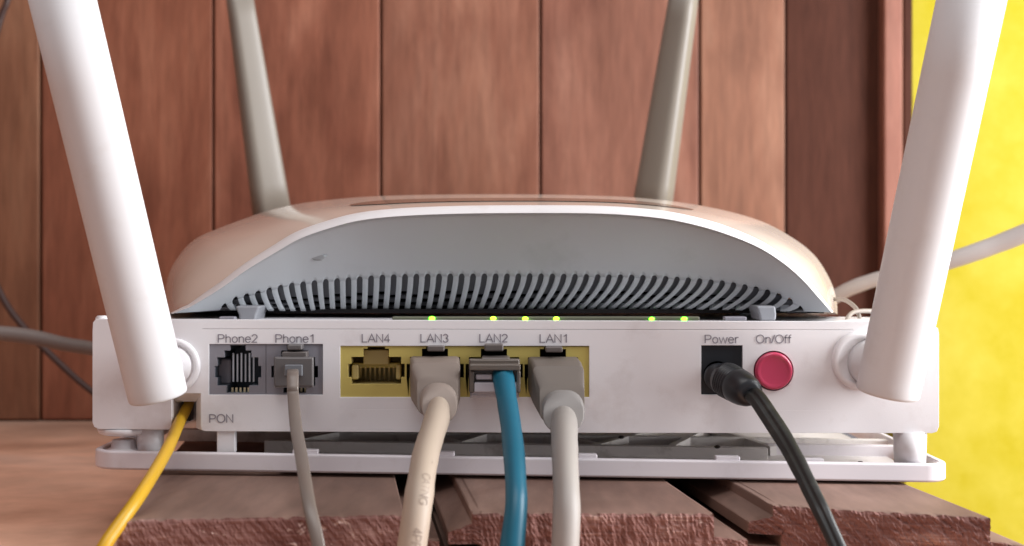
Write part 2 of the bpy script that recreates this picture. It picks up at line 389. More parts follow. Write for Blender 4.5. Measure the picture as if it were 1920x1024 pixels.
# wooden partition of upright boards
wl = thing('wooden_wall', 'reddish brown upright board wall standing behind the two devices', 'wall', (0, WD * MM - CD, 0))
joints = [-3400, -2440, -2120, -1800, -1480, -1180, -870, -560, -240, 76, 400, 714, 1013, 1312, 1474]
for a, b in zip(joints, joints[1:]):
    p0 = P(a, 790, WD); p1 = P(b, 790, WD)
    yy = p0.y + random.uniform(-0.0006, 0.0006)
    g = 0.00045
    o = box('plank', p0.x + g, p1.x - g, yy, yy + 0.009, 0.0006, 1.1, M['wall'], wl, bevel=0.0007, segs=2)
    o.color = {-240: (0.80, 0.82, 0.72, 1), 76: (0.85, 0.70, 0.62, 1), 400: (0.92, 0.80, 0.76, 1), 714: (1.0, 1.02, 1.02, 1), 1013: (0.90, 0.91, 0.96, 1), 1312: (0.86, 0.92, 0.90, 1)}.get(a, (0.85, 0.8, 0.75, 1))
# joint shadow backing
q0 = P(-3400, 790, WD); q1 = P(1474, 790, WD)
box('backing_board', q0.x, q1.x, q0.y + 0.0095, q0.y + 0.014, 0.0, 1.1, M['post'], wl)
sw = box('bounce_wall', -0.62, -0.60, -0.45, WD * MM - CD, 0.0, 1.1, M['wall']); sw['kind'] = 'structure'  # unseen wall, added to bounce warm light onto the router cover
# dark corner post and its narrow trim
cp = thing('corner_post', 'dark brown square timber post between the board wall and the yellow wall', 'post', (P(1560, 790, WD).x, WD * MM - CD + .02, 0))
a = P(1474, 790, 512); b = P(1657, 790, 512)
box('post_face', a.x, b.x, a.y, a.y + 0.05, 0.0, 1.1, M['post'], cp, bevel=0.0008)
a = P(1657, 790, 505); b = P(1694, 790, 505)
box('trim_board', a.x, b.x, a.y, a.y + 0.05, 0.0, 1.1, M['trim'], cp, bevel=0.0012)
a = P(1694, 790, 513); b = P(1712, 790, 513)
box('trim_board', a.x, b.x, a.y, a.y + 0.05, 0.0, 1.1, M['post'], cp, bevel=0.0008)
# yellow wall
v0 = P(1700, 0, 540); a = (v0.x, v0.y)
vy = [(a[0], a[1] + 0.002, -0.3), (a[0] + 0.42, a[1] - 0.03, -0.3), (a[0] + 0.42, a[1] - 0.03, 1.1), (a[0], a[1] + 0.002, 1.1)]
vy += [(x, y + 0.03, z) for x, y, z in vy]
yw = obj('plaster_wall', vy, [(0, 1, 2, 3), (7, 6, 5, 4), (0, 4, 5, 1), (1, 5, 6, 2), (2, 6, 7, 3), (3, 7, 4, 0)], M['yellow'])
yw['label'] = 'bright yellow painted plaster wall at the right'; yw['category'] = 'wall'

# ------------------------------------------------------------------ plank shelf
sh = thing('plank_shelf', 'shelf of three dusty brown tongue and groove boards with rough sawn ends', 'shelf', (0, -0.02, 0))
YAW = math.atan2(-0.133, 1)
def ztop(x): return CZ * 1000 - 50.8 - 0.0135 * x       # mm above table
def plank(xa, da, xb, db, seed, length=150, saw=(1, 1), rag=0.6, lip=True):
    """front-left (xa, da) and front-right (xb, db) top corners, x and eye distance in mm"""
    W = xb - xa
    rnd = random.Random(seed)
    ux, uy = -0.133, 1.0
    TH = 12.0
    def f(u, z):        # depth of the cut face
        k = u * saw[0] + z * saw[1]
        n = noise.noise(Vector((k * 1.5 + seed * 9, (u * saw[1] - z * saw[0]) * 0.10, seed))) * rag * 0.9
        n += noise.noise(Vector((u * 0.35 + seed, z * 0.35, 3.3))) * rag * 0.7
        n += noise.noise(Vector((u * 2.3 + seed, z * 2.3, 7.3))) * rag * 0.8
        return n
    def edge(u):        # worn top edge
        return min(0, noise.noise(Vector((u * 0.55, seed * 4.0, 0))) * 0.75 - 0.12)
    def pt(u, z, v):    # u across, z down, v along
        x = xa + u + ux * v
        y = da + (db - da) * (u / W) + v * uy
        return (x * MM, (y - 300) * MM, (ztop(x) + z) * MM)
    V, Fc, mats = [], [], []
    def grid(fn, nu, nv, mi):
        n = len(V)
        for i in range(nu + 1):
            for j in range(nv + 1):
                V.append(fn(i / nu, j / nv))
        for i in range(nu):
            for j in range(nv):
                k = n + i * (nv + 1) + j
                Fc.append((k, k + 1, k + nv + 2, k + nv + 1)); mats.append(mi)
    def block(u0, u1, t, bt, res=0.4, left=True, right=True):
        nu = max(2, int((u1 - u0) / res)); nz = 20
        T = (lambda u: t(u)) if callable(t) else (lambda u: t)
        B = (lambda u: bt(u)) if callable(bt) else (lambda u: bt)
        def fr(a, b):
            u = u0 + (u1 - u0) * a; zt = T(u) + (edge(u) if b == 0 else 0); z = zt + (B(u) - zt) * b
            return pt(u, z, f(u, z) + (0.35 if b == 0 else 0))
        grid(fr, nu, nz, 1)
        def tp(a, b):
            u = u0 + (u1 - u0) * a
            if b == 0: return pt(u, T(u) + edge(u), f(u, T(u) + edge(u)) + 0.35)
            v = [0, 1.0, 3, 10, length][int(round(b * 4))]
            return pt(u, T(u), v + f(u, T(u)) * (1 if v < 2 else 0))
        grid(tp, nu, 4, 0)
        def sd(u):
            def g(a, b):
                z = T(u) + (B(u) - T(u)) * b
                v = [0, 1.0, 10, length][int(round(a * 3))]
                return pt(u, z, v + (f(u, z) if v < 2 else 0))
            return g
        if left: grid(sd(u0), 3, nz, 2)
        if right: grid(sd(u1), 3, nz, 2)
        grid(lambda a, b: pt(u0 + (u1 - u0) * a, B(u0 + (u1 - u0) * a), b * length), nu, 1, 2)
    tz = lambda u: 0 if u >= 0 else -2.3 + 0.45 * u
    if lip:
        block(1.8, W, 0.0, -TH, left=True)
        block(0.0, 1.8, 0.0, -6.2, right=False)
        block(-4.8, 0.0, lambda u: -2.1 + 0.35 * u, -6.2, right=False)
        block(-4.8, 1.8, -8.6, -TH, right=False)
    else:
        block(0.0, W, 0.0, -TH, left=True)
    block(W, W + 7.0, lambda u: -4.6 - 0.10 * (u - W), -9.0, left=False)
    me = bpy.data.meshes.new('plank'); me.from_pydata(V, [], Fc)
    for m_ in (M['plank'], M['end'], M['plank']): me.materials.append(m_)
    for p, mi in zip(me.polygons, mats): p.material_index = mi; p.use_smooth = (mi != 1)
    bm = bmesh.new(); bm.from_mesh(me); bmesh.ops.remove_doubles(bm, verts=bm.verts, dist=0.00002)
    bmesh.ops.recalc_face_normals(bm, faces=bm.faces); bm.to_mesh(me); bm.free()
    o = bpy.data.objects.new('plank', me); link(o, sh); return o
plank(-76, 246, -21.5, 255, 1, saw=(0.7, 0.7), rag=0.24, lip=False)
plank(-8, 257.5, 41, 260, 2, saw=(1, 0.15), rag=0.42)
plank(55, 270, 97, 259.5, 5, saw=(0.6, 0.9), rag=0.5)

# ------------------------------------------------------------------ modem (the white box with the ports)
md = thing('modem', 'white fibre modem with LAN and phone ports and two thick white antennas', 'modem', (0, 0.02, 0.022))
D0 = 300.0
tl, tr_, br_, bl = (176, 598), (1761, 606), (1761, 811), (175, 805)
outer = [(180, 599), (330, 600), (1640, 604), (1750, 612), (1758, 616), (1760, 626), (1760, 800), (1756, 809), (1748, 811.5), (1100, 811), (385, 808),
         (379, 806), (377, 800), (377, 737), (321, 737), (321, 800), (316, 805), (185, 804), (177, 800), (174, 792), (174, 620), (175, 605)]
H_phone = rect(391, 644.5, 606, 741); H_lan = rect(637, 648, 1105.5, 745.5); H_pow = rect(1314, 647, 1393, 741)
H_btn = circ(1450.5, 695.5, 38.2)
seam = [(378, 615.8), (378, 617.9), (1600, 619.9), (1600, 617.8)]
seam2 = [(660, 766.6), (660, 767.7), (1560, 769.7), (1560, 768.6)]
plate('rear_panel', [outer, H_phone, H_lan, H_pow, H_btn, seam, seam2], D0, 2.0, M['shell'], md, bevel=0.10)
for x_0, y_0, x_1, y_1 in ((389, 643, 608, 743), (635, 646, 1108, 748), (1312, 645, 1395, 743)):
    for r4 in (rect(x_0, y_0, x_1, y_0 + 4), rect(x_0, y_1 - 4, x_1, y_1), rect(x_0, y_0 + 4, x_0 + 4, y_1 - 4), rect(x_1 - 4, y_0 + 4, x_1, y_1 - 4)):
        pbox('gap_shade', r4[0][0], r4[0][1], r4[2][0], r4[2][1], 302.1, 1, M['dark'], md)  # dark strips standing for the shade in the gaps round the ports
# housing behind the panel
a = P(177, 803, D0); b = P(1757, 603, D0)
z0, z1 = a.z, b.z - 0.0002
x0, x1 = a.x, b.x; y0, y1 = 0.0019, 0.042
def zt_(x): return z1 + (0.0006 * (-x) / 0.1)
nx = P(321, 0, D0).x; nx2 = P(377, 0, D0).x; nz = P(0, 737, D0).z
V = []
prof = [(x0, z0), (x0, zt_(x0)), (x1, zt_(x1)), (x1, z0 - 0.0006), (nx2, z0), (nx2, nz), (nx, nz), (nx, z0)]
n = len(prof)
V = [(x, y0, z) for x, z in prof] + [(x, y1, z) for x, z in prof]
Fc = [(i, (i + 1) % n, (i + 1) % n + n, i + n) for i in range(n)] + [tuple(range(n, 2 * n))]
obj('housing', V, Fc, M['shell'], md, bevel=0.0)
box('rear_housing', x0 + 0.004, x1 - 0.004, y1 + .0001, 0.118, z0 + 0.001, z1 - 0.0022, M['shell'], md, bevel=0.002)
# recessed bevel round the fibre outlet
def q(px, py, d): 
    p = P(px, py, D0); return (p.x, (d - 300) * MM, p.z)
V = [q(377, 808, 300.4), q(377, 737, 300.4), q(321, 737, 300.4), q(361, 806, 303.5), q(361, 756, 303.5), q(321.5, 756, 303.5),
     q(361, 806, 318), q(361, 756, 318), q(321.5, 756, 318), q(321.5, 804, 318), q(321.5, 804, 300.4)]
obj('fibre_outlet', V, [(0, 1, 4, 3), (1, 2, 5, 4), (3, 4, 7, 6), (4, 5, 8, 7), (10, 2, 5), (10, 5, 8, 9), (6, 7, 8, 9)], M['shell'], md)
pbox('outlet_socket', 325, 758, 358, 790, 314, 3, M['black'], md, bevel=0.0003)
# corner nub
v, f = loft([[P(192, 599, 303.5) + Vector((0.0016 * math.cos(a_) * s, 0.0016 * math.sin(a_) * s, h)) for a_ in [2 * math.pi * i / 20 for i in range(20)]] for s, h in ((1, -0.001), (1, 0.0004), (0.7, 0.0009))])
obj('corner_nub', v, f, M['shell'], md, smooth=True)

# --- phone ports
def port_block(name, hole, d, x0p, y0p, x1p, y1p, face, inside, parent, depth=11):
    """a moulded socket: face plate with stepped opening, walls and back"""
    t = plate(name, [rect(x0p, y0p, x1p, y1p), hole], d, 1.0, face, parent, bevel=0.04)
    # cavity walls extruded from the opening
    n = len(hole); V = []
    for dd in (0.9, depth):
        for px, py in hole:
            p = P(px, py, d); V.append((p.x, p.y + dd * MM, p.z))
    Fc = [(i, (i + 1) % n, (i + 1) % n + n, i + n) for i in range(n)] + [tuple(range(n, 2 * n))]
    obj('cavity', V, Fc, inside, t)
    return t
s2 = lambda u, v: (360 + u / 4.653, 600 + v / 4.653)
def rj11(dx):
    pts = [(330, 219), (470, 219), (470, 265), (520, 265), (520, 325), (580, 325), (580, 400), (605, 400), (605, 505), (580, 505), (580, 575), (500, 575), (500, 638), (300, 638), (300, 575), (217, 575), (217, 505), (195, 505), (195, 400), (217, 400), (217, 325), (280, 325), (280, 265), (330, 265)]
    return [(s2(u, v)[0] + dx, s2(u, v)[1]) for u, v in pts]
for dx, xa_, xb_ in ((0, 392.5, 498), (106.5, 499.5, 604.8)):
    pt_ = port_block('phone_port', rj11(dx), 300.4, xa_, 646, xb_, 740, M['phone'], M['phonein'], md, depth=12)
    for k in range(6):
        px = 436 + k * 7.6 + dx
        V, Fc = merge([pbox_v(px, 662 + (k % 2) * 2, px + 3.0, 716, 305 + k % 2, 0.4)])
        obj('contact', V, Fc, M['steel'], pt_)
        pbox('contact_slot', px - 2.2, 727, px + 1.6, 736.0, 303, 0.6, M['gold'], pt_)
    V, Fc = merge([pbox_v(405 + dx, 672, 433 + dx, 722, 305, 4)])
    obj('inner_block', V, Fc, M['phone'], pt_, bevel=0.0008)

# --- LAN ports
s3 = lambda u, v: (620 + u / 3.84, 600 + v / 3.84)
def rj45(dx):
    pts = [(262, 192), (392, 192), (392, 206), (420, 206), (420, 265), (508, 265), (508, 315), (534, 315), (534, 415), (508, 415), (508, 465), (146, 465), (146, 415), (122, 415), (122, 315), (146, 315), (146, 265), (232, 265), (232, 206), (262, 206)]
    return [(s3(u, v)[0] + dx, s3(u, v)[1] + dx * 0.003) for u, v in pts]
pitch = 110.6
edges_lan = [638.5, 766, 876.5, 987, 1104]
for k in range(4):
    pt_ = port_block('lan_port', rj45(k * pitch), 300.4, edges_lan[k] + (0 if k == 0 else .02), 649.4 + k * .3, edges_lan[k + 1] - .02, 744.2 + k * .3, M['lan'], M['lanin'] if k == 0 else M['lanshade'], md, depth=12)
    if k == 0:
        # tongue above the opening, contact comb and side shoulders
        pbox('key_block', 681, 656, 729, 684, 303.0, 7, M['lanin'], pt_, bevel=0.0003)
        pbox('upper_lip', 660, 681, 751, 690, 304.2, 6, M['lan'], pt_, bevel=0.0003)
        pbox('shoulder', 659, 684, 672, 712, 302.5, 8, M['lanin'], pt_, bevel=0.0004)
        pbox('shoulder', 742, 684, 751.5, 712, 302.5, 8, M['lanin'], pt_, bevel=0.0004)
        pbox('cavity_floor', 659, 719.5, 751, 720.8, 303, 8, M['lanshade'], pt_)
        for j in range(8):
            px = 676.5 + j * 8.8
            A = P(px, 688, 303.4); B = P(px, 712, 309)
            ww = 0.00022
            V = [A + Vector((-ww, 0, 0)), A + Vector((ww, 0, 0)), B + Vector((ww, 0, 0)), B + Vector((-ww, 0, 0))]
            V += [v_ + Vector((0, 0.0003, -0.0003)) for v_ in V]
            obj('contact', V, [(0, 1, 2, 3), (7, 6, 5, 4), (0, 4, 5, 1), (1, 5, 6, 2), (2, 6, 7, 3), (3, 7, 4, 0)], M['gold'], pt_)

# --- power socket and button
pj = port_block('power_socket', circ(1345, 703, 26, 32), 300.8, 1316, 649, 1391.5, 739.5, M['black'], M['dark'], md, depth=10)
def lathe(name, axis_pts, mat_, parent, n=40, smooth=True, squash=1.0):
    """axis_pts: list of (Vector centre, radius); rings perpendicular to the overall axis"""
    ax = (axis_pts[-1][0] - axis_pts[0][0]).normalized()
    s = ax.cross(Vector((0, 0, 1)) if abs(ax.z) < 0.9 else Vector((0, 1, 0))).normalized(); b_ = s.cross(ax)
    rings = [[c + s * (r * math.cos(2 * math.pi * i / n)) + b_ * (r * squash * math.sin(2 * math.pi * i / n)) for i in range(n)] for c, r in axis_pts]
    V, Fc = loft(rings)
    return obj(name, V, Fc, mat_, parent, smooth=smooth)
def yaxis(px, py, prof):
    """prof: (distance offset from panel in mm (negative = towards eye), radius mm)"""
    c = P(px, py, D0)
    return [(Vector((c.x, off * MM, c.z)), r * MM) for off, r in prof]
bt = lathe('power_button', yaxis(1450.5, 695.5, [(6, 4.42), (0.2, 4.42), (-0.45, 4.35), (-0.85, 4.05), (-0.9, 3.75), (-0.7, 3.3), (-0.62, 3.0), (-0.6, 0.1)]), M['red'], md)

# --- antenna hinges
hl = lathe('hinge_collar', yaxis(324, 686, [(0.5, 6.5), (-0.5, 6.5), (-0.9, 6.2), (-0.9, 5.2), (-0.3, 5.0), (-0.3, 4.7), (-0.6, 4.6), (-1.1, 4.4), (-1.1, .1)]), M['shell'], md)
hr = lathe('hinge_collar', yaxis(1614, 676, [(0.5, 7.0), (-0.6, 6.9), (-1.0, 6.4), (-1.0, 5.4), (-0.5, 5.2), (-0.5, .1)]), M['shell'], md)
def antenna(bot, top, mat_, parent, hub_px, hub_len, rr=4.2, ra=0.0):
    A = P(bot[0], bot[1], bot[2]); B = P(top[0], top[1], top[2])
    ra_ = bot[3] * bot[2] * MM / F / 2; rb_ = top[3] * top[2] * MM / F / 2
    ax = (B - A).normalized(); L_ = (B - A).length
    pts = []
    for t, k in ((0.0, 0.95), (0.00025, 0.985), (0.0007, 0.998), (0.003, 1.0), (0.03, 1.0), (0.07, 1.0), (L_, rb_ / ra_)):
        r = ra_ * (1 if t > 0.003 else k) if t < L_ else rb_
        if t > 0.003 and t < L_: r = ra_ + (rb_ - ra_) * t / L_
        pts.append((A + ax * t, r))
    s = ax.cross(Vector((0, 1, 0))).normalized()
    o = lathe('antenna', pts, mat_, parent, n=64, squash=0.92)
    return o
al = antenna((297, 745, 287, 110), (103, -60, 270, 123), M['antenna'], md, None, 0)
ar = antenna((1664, 738, 284, 118), (1834, -60, 268, 127), M['antenna'], md, None, 0)
lathe('hinge_hub', yaxis(312, 692, [(0.3, 4.3), (-9, 4.3), (-10, 4.0)]), M['antenna'], md)
lathe('hinge_hub', yaxis(1632, 680, [(0.3, 5.6), (-4, 5.2), (-9, 4.6), (-12, 4.2)]), M['antenna'], md)

# --- light strip and LEDs on the top edge
ls = pbox('light_strip', 735, 593.8, 1312, 601.2, 302.6, 2.2, M['pipe'], md, bevel=0.0003)
for px, py, mt, r in ((810, 597, 'led', .62), (925, 597, 'ledy', .55), (985, 597.5, 'ledy', .55), (1043, 597.5, 'ledy', .55), (1222, 598, 'led', .55), (1283, 598, 'led', .62)):
    c = P(px, py, 302.4)
    V, Fc = loft([[c + Vector((r * MM * math.cos(a_) * math.cos(e_) * 1.25, -r * MM * math.cos(e_ ) * 0.0 - 0.0003 * math.sin(a_) * math.cos(e_), r * MM * math.sin(e_) * 0.8)) for a_ in [2 * math.pi * i / 12 for i in range(12)]] for e_ in [math.radians(x_) for x_ in (-85, -50, -20, 20, 50, 85)]])
    obj('led', V, Fc, M[mt], md, smooth=True)
for x0p, x1p in ((410, 440), (1358, 1400)):
    pbox('top_clip', x0p, 594, x1p, 602, 302.5, 2.5, M['phone'], md, bevel=0.0003)

# --- printed words
def arc(cx, cy, rx, ry, a0, a1, n=14):
    return [(cx + rx * math.cos(math.radians(a0 + (a1 - a0) * i / n)), cy + ry * math.sin(math.radians(a0 + (a1 - a0) * i / n))) for i in range(n + 1)]
# plain sans-serif strokes, cap height 1: glyph -> (advance, strokes)
GLYPH = {
    'P': (0.74, [[(0.1, 0), (0.1, 1)], [(0.1, 0.96), (0.42, 0.96)] + arc(0.42, 0.71, 0.23, 0.25, 90, -90) + [(0.1, 0.46)]]),
    'R': (0.76, [[(0.1, 0), (0.1, 1)], [(0.1, 0.96), (0.44, 0.96)] + arc(0.44, 0.72, 0.22, 0.24, 90, -90) + [(0.1, 0.48)], [(0.42, 0.48), (0.7, 0)]]),
    'h': (0.62, [[(0.1, 0), (0.1, 1)], arc(0.31, 0.47, 0.2, 0.23, 170, 0) + [(0.51, 0)]]),
    'n': (0.62, [[(0.1, 0), (0.1, 0.72)], arc(0.31, 0.47, 0.2, 0.23, 170, 0) + [(0.51, 0)]]),
    'o': (0.64, [arc(0.32, 0.36, 0.24, 0.34, 0, 360, 28)]),
    'e': (0.64, [[(0.09, 0.39), (0.55, 0.39)] + arc(0.32, 0.36, 0.24, 0.34, 8, 325, 26)]),
    'w': (0.86, [[(0.04, 0.72), (0.24, 0.02), (0.43, 0.68), (0.62, 0.02), (0.82, 0.72)]]),
    'r': (0.40, [[(0.1, 0), (0.1, 0.72)], arc(0.32, 0.46, 0.22, 0.24, 165, 72, 8)]),
    'f': (0.36, [[(0.16, 0), (0.16, 0.8)] + arc(0.31, 0.82, 0.15, 0.16, 180, 75, 8), [(0.02, 0.68), (0.34, 0.68)]]),
    'O': (0.88, [arc(0.44, 0.5, 0.37, 0.48, 0, 360, 34)]),
    'L': (0.64, [[(0.1, 1), (0.1, 0.04), (0.58, 0.04)]]),
    'A': (0.76, [[(0.03, 0), (0.38, 0.98), (0.73, 0)], [(0.15, 0.34), (0.61, 0.34)]]),
    'N': (0.80, [[(0.1, 0), (0.1, 0.97), (0.68, 0.03), (0.68, 1)]]),
    'C': (0.80, [arc(0.43, 0.5, 0.36, 0.48, 42, 318, 26)]),
    'G': (0.86, [arc(0.44, 0.5, 0.37, 0.48, 42, 335, 26) + [(0.79, 0.46), (0.48, 0.46)]]),
    'T': (0.70, [[(0.35, 0), (0.35, 0.97)], [(0.03, 0.96), (0.67, 0.96)]]),
    '1': (0.62, [[(0.38, 0), (0.38, 1)], [(0.38, 0.97), (0.28, 0.84), (0.14, 0.76)]]),
    '2': (0.62, [arc(0.31, 0.71, 0.23, 0.26, 175, -25, 16) + [(0.3, 0.3), (0.08, 0.045), (0.56, 0.045)]]),
    '3': (0.62, [arc(0.30, 0.73, 0.2, 0.24, 165, -80, 16), arc(0.30, 0.27, 0.23, 0.25, 82, -165, 18)]),
    '4': (0.62, [[(0.42, 0), (0.42, 0.96), (0.05, 0.28), (0.58, 0.28)]]),
    '/': (0.34, [[(0.02, 0), (0.32, 1)]]), '-': (0.4, [[(0.06, 0.4), (0.34, 0.4)]]), ' ': (0.35, []),
}
def stroke_text(s, wd=0.12, maxseg=9):
    V, Fc = [], []; x = 0
    for ch in s:
        adv, sts = GLYPH[ch]
        for st in sts:
            st = [(a[0] + (b[0] - a[0]) * k / nn, a[1] + (b[1] - a[1]) * k / nn) for a, b in zip(st, st[1:]) for nn in [max(1, math.ceil(math.hypot(b[0] - a[0], b[1] - a[1]) / maxseg))] for k in range(nn)] + [st[-1]]
            n = len(V); m = len(st); h = wd / 2
            for i, (px, py) in enumerate(st):
                a = st[max(i - 1, 0)]; b = st[i + 1] if i < m - 1 else st[i]
                d1 = Vector((px - a[0], py - a[1])); d2 = Vector((b[0] - px, b[1] - py))
                if d1.length < 1e-6: d1 = d2
                if d2.length < 1e-6: d2 = d1
                d1.normalize(); d2.normalize()
                t = (d1 + d2)
                t = t.normalized() if t.length > 0.2 else d1
                k = 1 / max(0.45, t.dot(d1))
                nx_, ny_ = -t.y * h * k, t.x * h * k
                V += [(x + px + nx_, py + ny_), (x + px - nx_, py - ny_)]
            for i in range(m - 1): Fc.append((n + 2 * i, n + 2 * i + 1, n + 2 * i + 3, n + 2 * i + 2))
        x += adv
    return V, Fc
def words(s, px0, px1, py_base, cap, mat_, parent, d=299.88):
    V, Fc = stroke_text(s)
    x0_ = min(v[0] for v in V); x1_ = max(v[0] for v in V)
    W = [P(px0 + (x - x0_) / (x1_ - x0_) * (px1 - px0), py_base - y * cap, d) for x, y in V]
    me = bpy.data.meshes.new('printed_word'); me.from_pydata([tuple(v) for v in W], [], Fc); me.materials.append(mat_)
    o = bpy.data.objects.new('printed_word', me); link(o, parent); return o
for s, x0p, x1p, yb, cap in (('Phone2', 408, 483, 642.5, 15.5), ('Phone1', 516, 588, 642.5, 15.5), ('LAN4', 678, 731, 642, 15.5), ('LAN3', 788, 841, 642, 15.5), ('LAN2', 898.5, 952, 642, 15.5),
                             ('LAN1', 1011.5, 1063, 642.5, 15.5), ('Power', 1321, 1385, 643.5, 15.5), ('On/Off', 1417, 1484, 643.5, 15.5), ('PON', 392, 437.5, 792.5, 15.5)):
    words(s, x0p, x1p, yb, cap, M['ink'], md)

# --- base tray below the modem
def tz_(x): return CZ - 0.0500 - 0.0157 * x       # underside of the tray
tray = thing('tmp', '', '') ; 
bpy.data.objects.remove(tray)
def traymesh(x0_, x1_, y0_, y1_, h0, h1, r, wall):
    def ring(inset, h):
        out = []
        for cx, cy, a0 in ((x1_ - r, y0_ + r, -90), (x1_ - r, y1_ - r, 0), (x0_ + r, y1_ - r, 90), (x0_ + r, y0_ + r, 180)):
            for i in range(9):
                a_ = math.radians(a0 + 90 * i / 8); R = r - inset
                x = cx + R * math.cos(a_); y = cy + R * math.sin(a_)
                hh = h
                out.append(Vector((x, y, tz_(x) + (h0 + (h1 - h0) * (x - x0_) / (x1_ - x0_)) * hh)))
        return out
    rings = [ring(0.0006, 0.0), ring(0, 0.10), ring(0, 0.92), ring(0.0003, 1.0), ring(wall, 1.0), ring(wall, 0.0)]
    return rings
R_ = traymesh(-0.0985, 0.1025, -0.0025, 0.115, 0.0044, 0.0044, 0.006, 0.0016)
V, Fc = loft(R_, cap0=False, cap1=False)
n = len(R_[0]); Fc += [((len(R_) - 1) * n + j, (len(R_) - 1) * n + (j + 1) % n, (j + 1) % n, j) for j in range(n)]
bt_ = obj('base_tray', V, Fc, M['tray'], md, bevel=0.0003)
def tb(name, px0, px1, dA, dB, h0, h1, mt, parent=bt_, bevel=0.0002):
    """box in the tray: x from pixels at distance dA, heights in mm above the tray underside"""
    xa_ = (px0 - 960) * dA * MM / F; xb_ = (px1 - 960) * dA * MM / F
    V = []
    for x in (xa_, xb_):
        for d in (dA, dB):
            for h in (h0, h1): V.append((x, d * MM - CD, tz_(x) + h * MM))
    return obj(name, V, box_v(0, 1, 0, 1, 0, 1)[1], mt, parent, bevel=bevel)
tb('tray_floor', 520, 1735, 299.5, 408, 0.4, 1.2, M['traydusty'])
tb('cross_beam', 495, 1440, 322, 325, 0.4, 3.9, M['traydusty'])
tb('cross_beam', 330, 1700, 343, 346, 0.4, 3.6, M['traydusty'])
tb('cross_beam', 1440, 1735, 330, 333, 0.4, 3.9, M['tray'])
# zig-zag braces
def brace(pa, da, pb, db, h=3.6, wd=0.9):
    A = P(pa, 0, da); B = P(pb, 0, db); t = (B - A); t.z = 0; t.normalize(); s = Vector((-t.y, t.x, 0)) * wd * MM
    V = []
    for p in (A, B):
        for sg in (-1, 1):
            for hh in (0.5, h): V.append((p.x + s.x * sg, p.y + s.y * sg, tz_(p.x) + hh * MM))
    obj('brace', V, box_v(0, 1, 0, 1, 0, 1)[1], M['traydusty'], bt_)
for (pa, da, pb, db) in ((560, 328, 740, 370), (740, 370, 860, 328), (860, 328, 980, 370), (980, 370, 1120, 328), (1120, 328, 1260, 372), (1260, 328, 1330, 368), (1330, 368, 1450, 328)):
    brace(pa, da, pb, db)
# clip tabs on the front rim
for x0p, x1p in ((548, 596), (820, 852), (1084, 1120), (1342, 1388)):
    tb('rim_tab', x0p, x1p, 298.6, 301.0, 3.8, 5.25, M['tray'], bevel=0.0003)
tb('rim_tab', 1508, 1545, 302, 304, 1.2, 4.6, M['tray'], bevel=0.0003)
# supports
pbox('tray_strut', 406, 806, 441, 850, 300.6, 2, M['shell'], md, bevel=0.0003)
lathe('tray_post', [(P(1706, 880, 303) + Vector((0, 0, 0)), 0.0036), (P(1706, 808, 303), 0.0039)], M['shell'], md)
lathe('tray_post', [(P(282, 858, 305), 0.0030), (P(282, 800, 305), 0.0032)], M['shell'], md)
lathe('tray_post', [(P(232, 852, 305), 0.0044), (P(232, 843, 305), 0.0044), (P(232, 841.5, 305), 0.0040), (P(232, 838, 305), 0.0030), (P(232, 824, 305), 0.0026)], M['shell'], md)
lathe('tray_post', [(P(236, 813, 306), 0.0052), (P(236, 810, 306), 0.0062), (P(236, 800, 306), 0.0066)], M['shell'], md)
# small insects / dust specks lying in the tray
for px, py, d in ((1345, 838, 316), (1613, 868, 301.5), (1165, 820, 330)):
    c = P(px, py, d); o = None
    V, Fc = loft([[c + Vector((0.0009 * math.cos(a_) * s, 0.0004 * math.sin(a_) * s, h)) for a_ in [2 * math.pi * i / 8 for i in range(8)]] for s, h in ((0.4, -0.0004), (1, 0), (0.5, 0.0004))])
    o = obj('dust_speck', V, Fc, M['dust'], bt_, smooth=True)

# ------------------------------------------------------------------ router on top (arched)
rt = thing('arched_router', 'arched router with glossy white cover and grey vented side lying on the modem', 'router', (0.0, 0.06, 0.05))
S_pts = [(317, 590), (311, 560), (317, 515), (338, 477), (367, 448), (408, 429), (463, 408.5), (504, 395), (551, 384), (591, 378), (660, 371), (737, 367), (854, 365), (1000, 365), (1100, 367), (1194, 371), (1290, 382), (1371, 398), (1436, 419), (1491, 450), (1523, 476), (1542, 501), (1559, 534), (1567, 566), (1568, 589)]
C0_pts = [(322, 589), (345, 580), (358, 575), (414, 541), (463, 506), (516, 474), (562, 448), (615, 429), (673, 414), (749, 405.6), (860, 401), (1000, 399.7), (1129, 401), (1226, 408), (1290, 419), (1355, 437), (1420, 463), (1468, 493), (1504, 524), (1533, 556), (1560, 587)]
def resample(pts, n):
    p = catmull([(float(a), float(b)) for a, b in pts], 8)
    L_ = [0]
    for a, b in zip(p, p[1:]): L_.append(L_[-1] + math.hypot(b[0] - a[0], b[1] - a[1]))
    out = []; j = 0
    for i in range(n):
        t = L_[-1] * i / (n - 1)
        while j < len(L_) - 2 and L_[j + 1] < t: j += 1
        k = (t - L_[j]) / max(1e-9, L_[j + 1] - L_[j])
        out.append((p[j][0] + (p[j + 1][0] - p[j][0]) * k, p[j][1] + (p[j + 1][1] - p[j][1]) * k))
    return out
NA = 161
c0 = resample(C0_pts, NA); sS = resample(S_pts, NA)
def normal_off(c, i, w_):
    a = c[max(0, i - 2)]; b = c[min(NA - 1, i + 2)]
    tx, ty = b[0] - a[0], b[1] - a[1]; l = math.hypot(tx, ty)
    return (c[i][0] + ty / l * w_, c[i][1] - tx / l * w_)
def rimw(i):
    t = i / (NA - 1)
    return interp(t, [(0, 3), (0.06, 10), (0.2, 15), (0.5, 15), (0.8, 15), (0.93, 11), (1, 3)])
c1 = [normal_off(c0, i, rimw(i)) for i in range(NA)]
def lerp2(a, b, t): return (a[0] + (b[0] - a[0]) * t, a[1] + (b[1] - a[1]) * t)
cx_ = 945
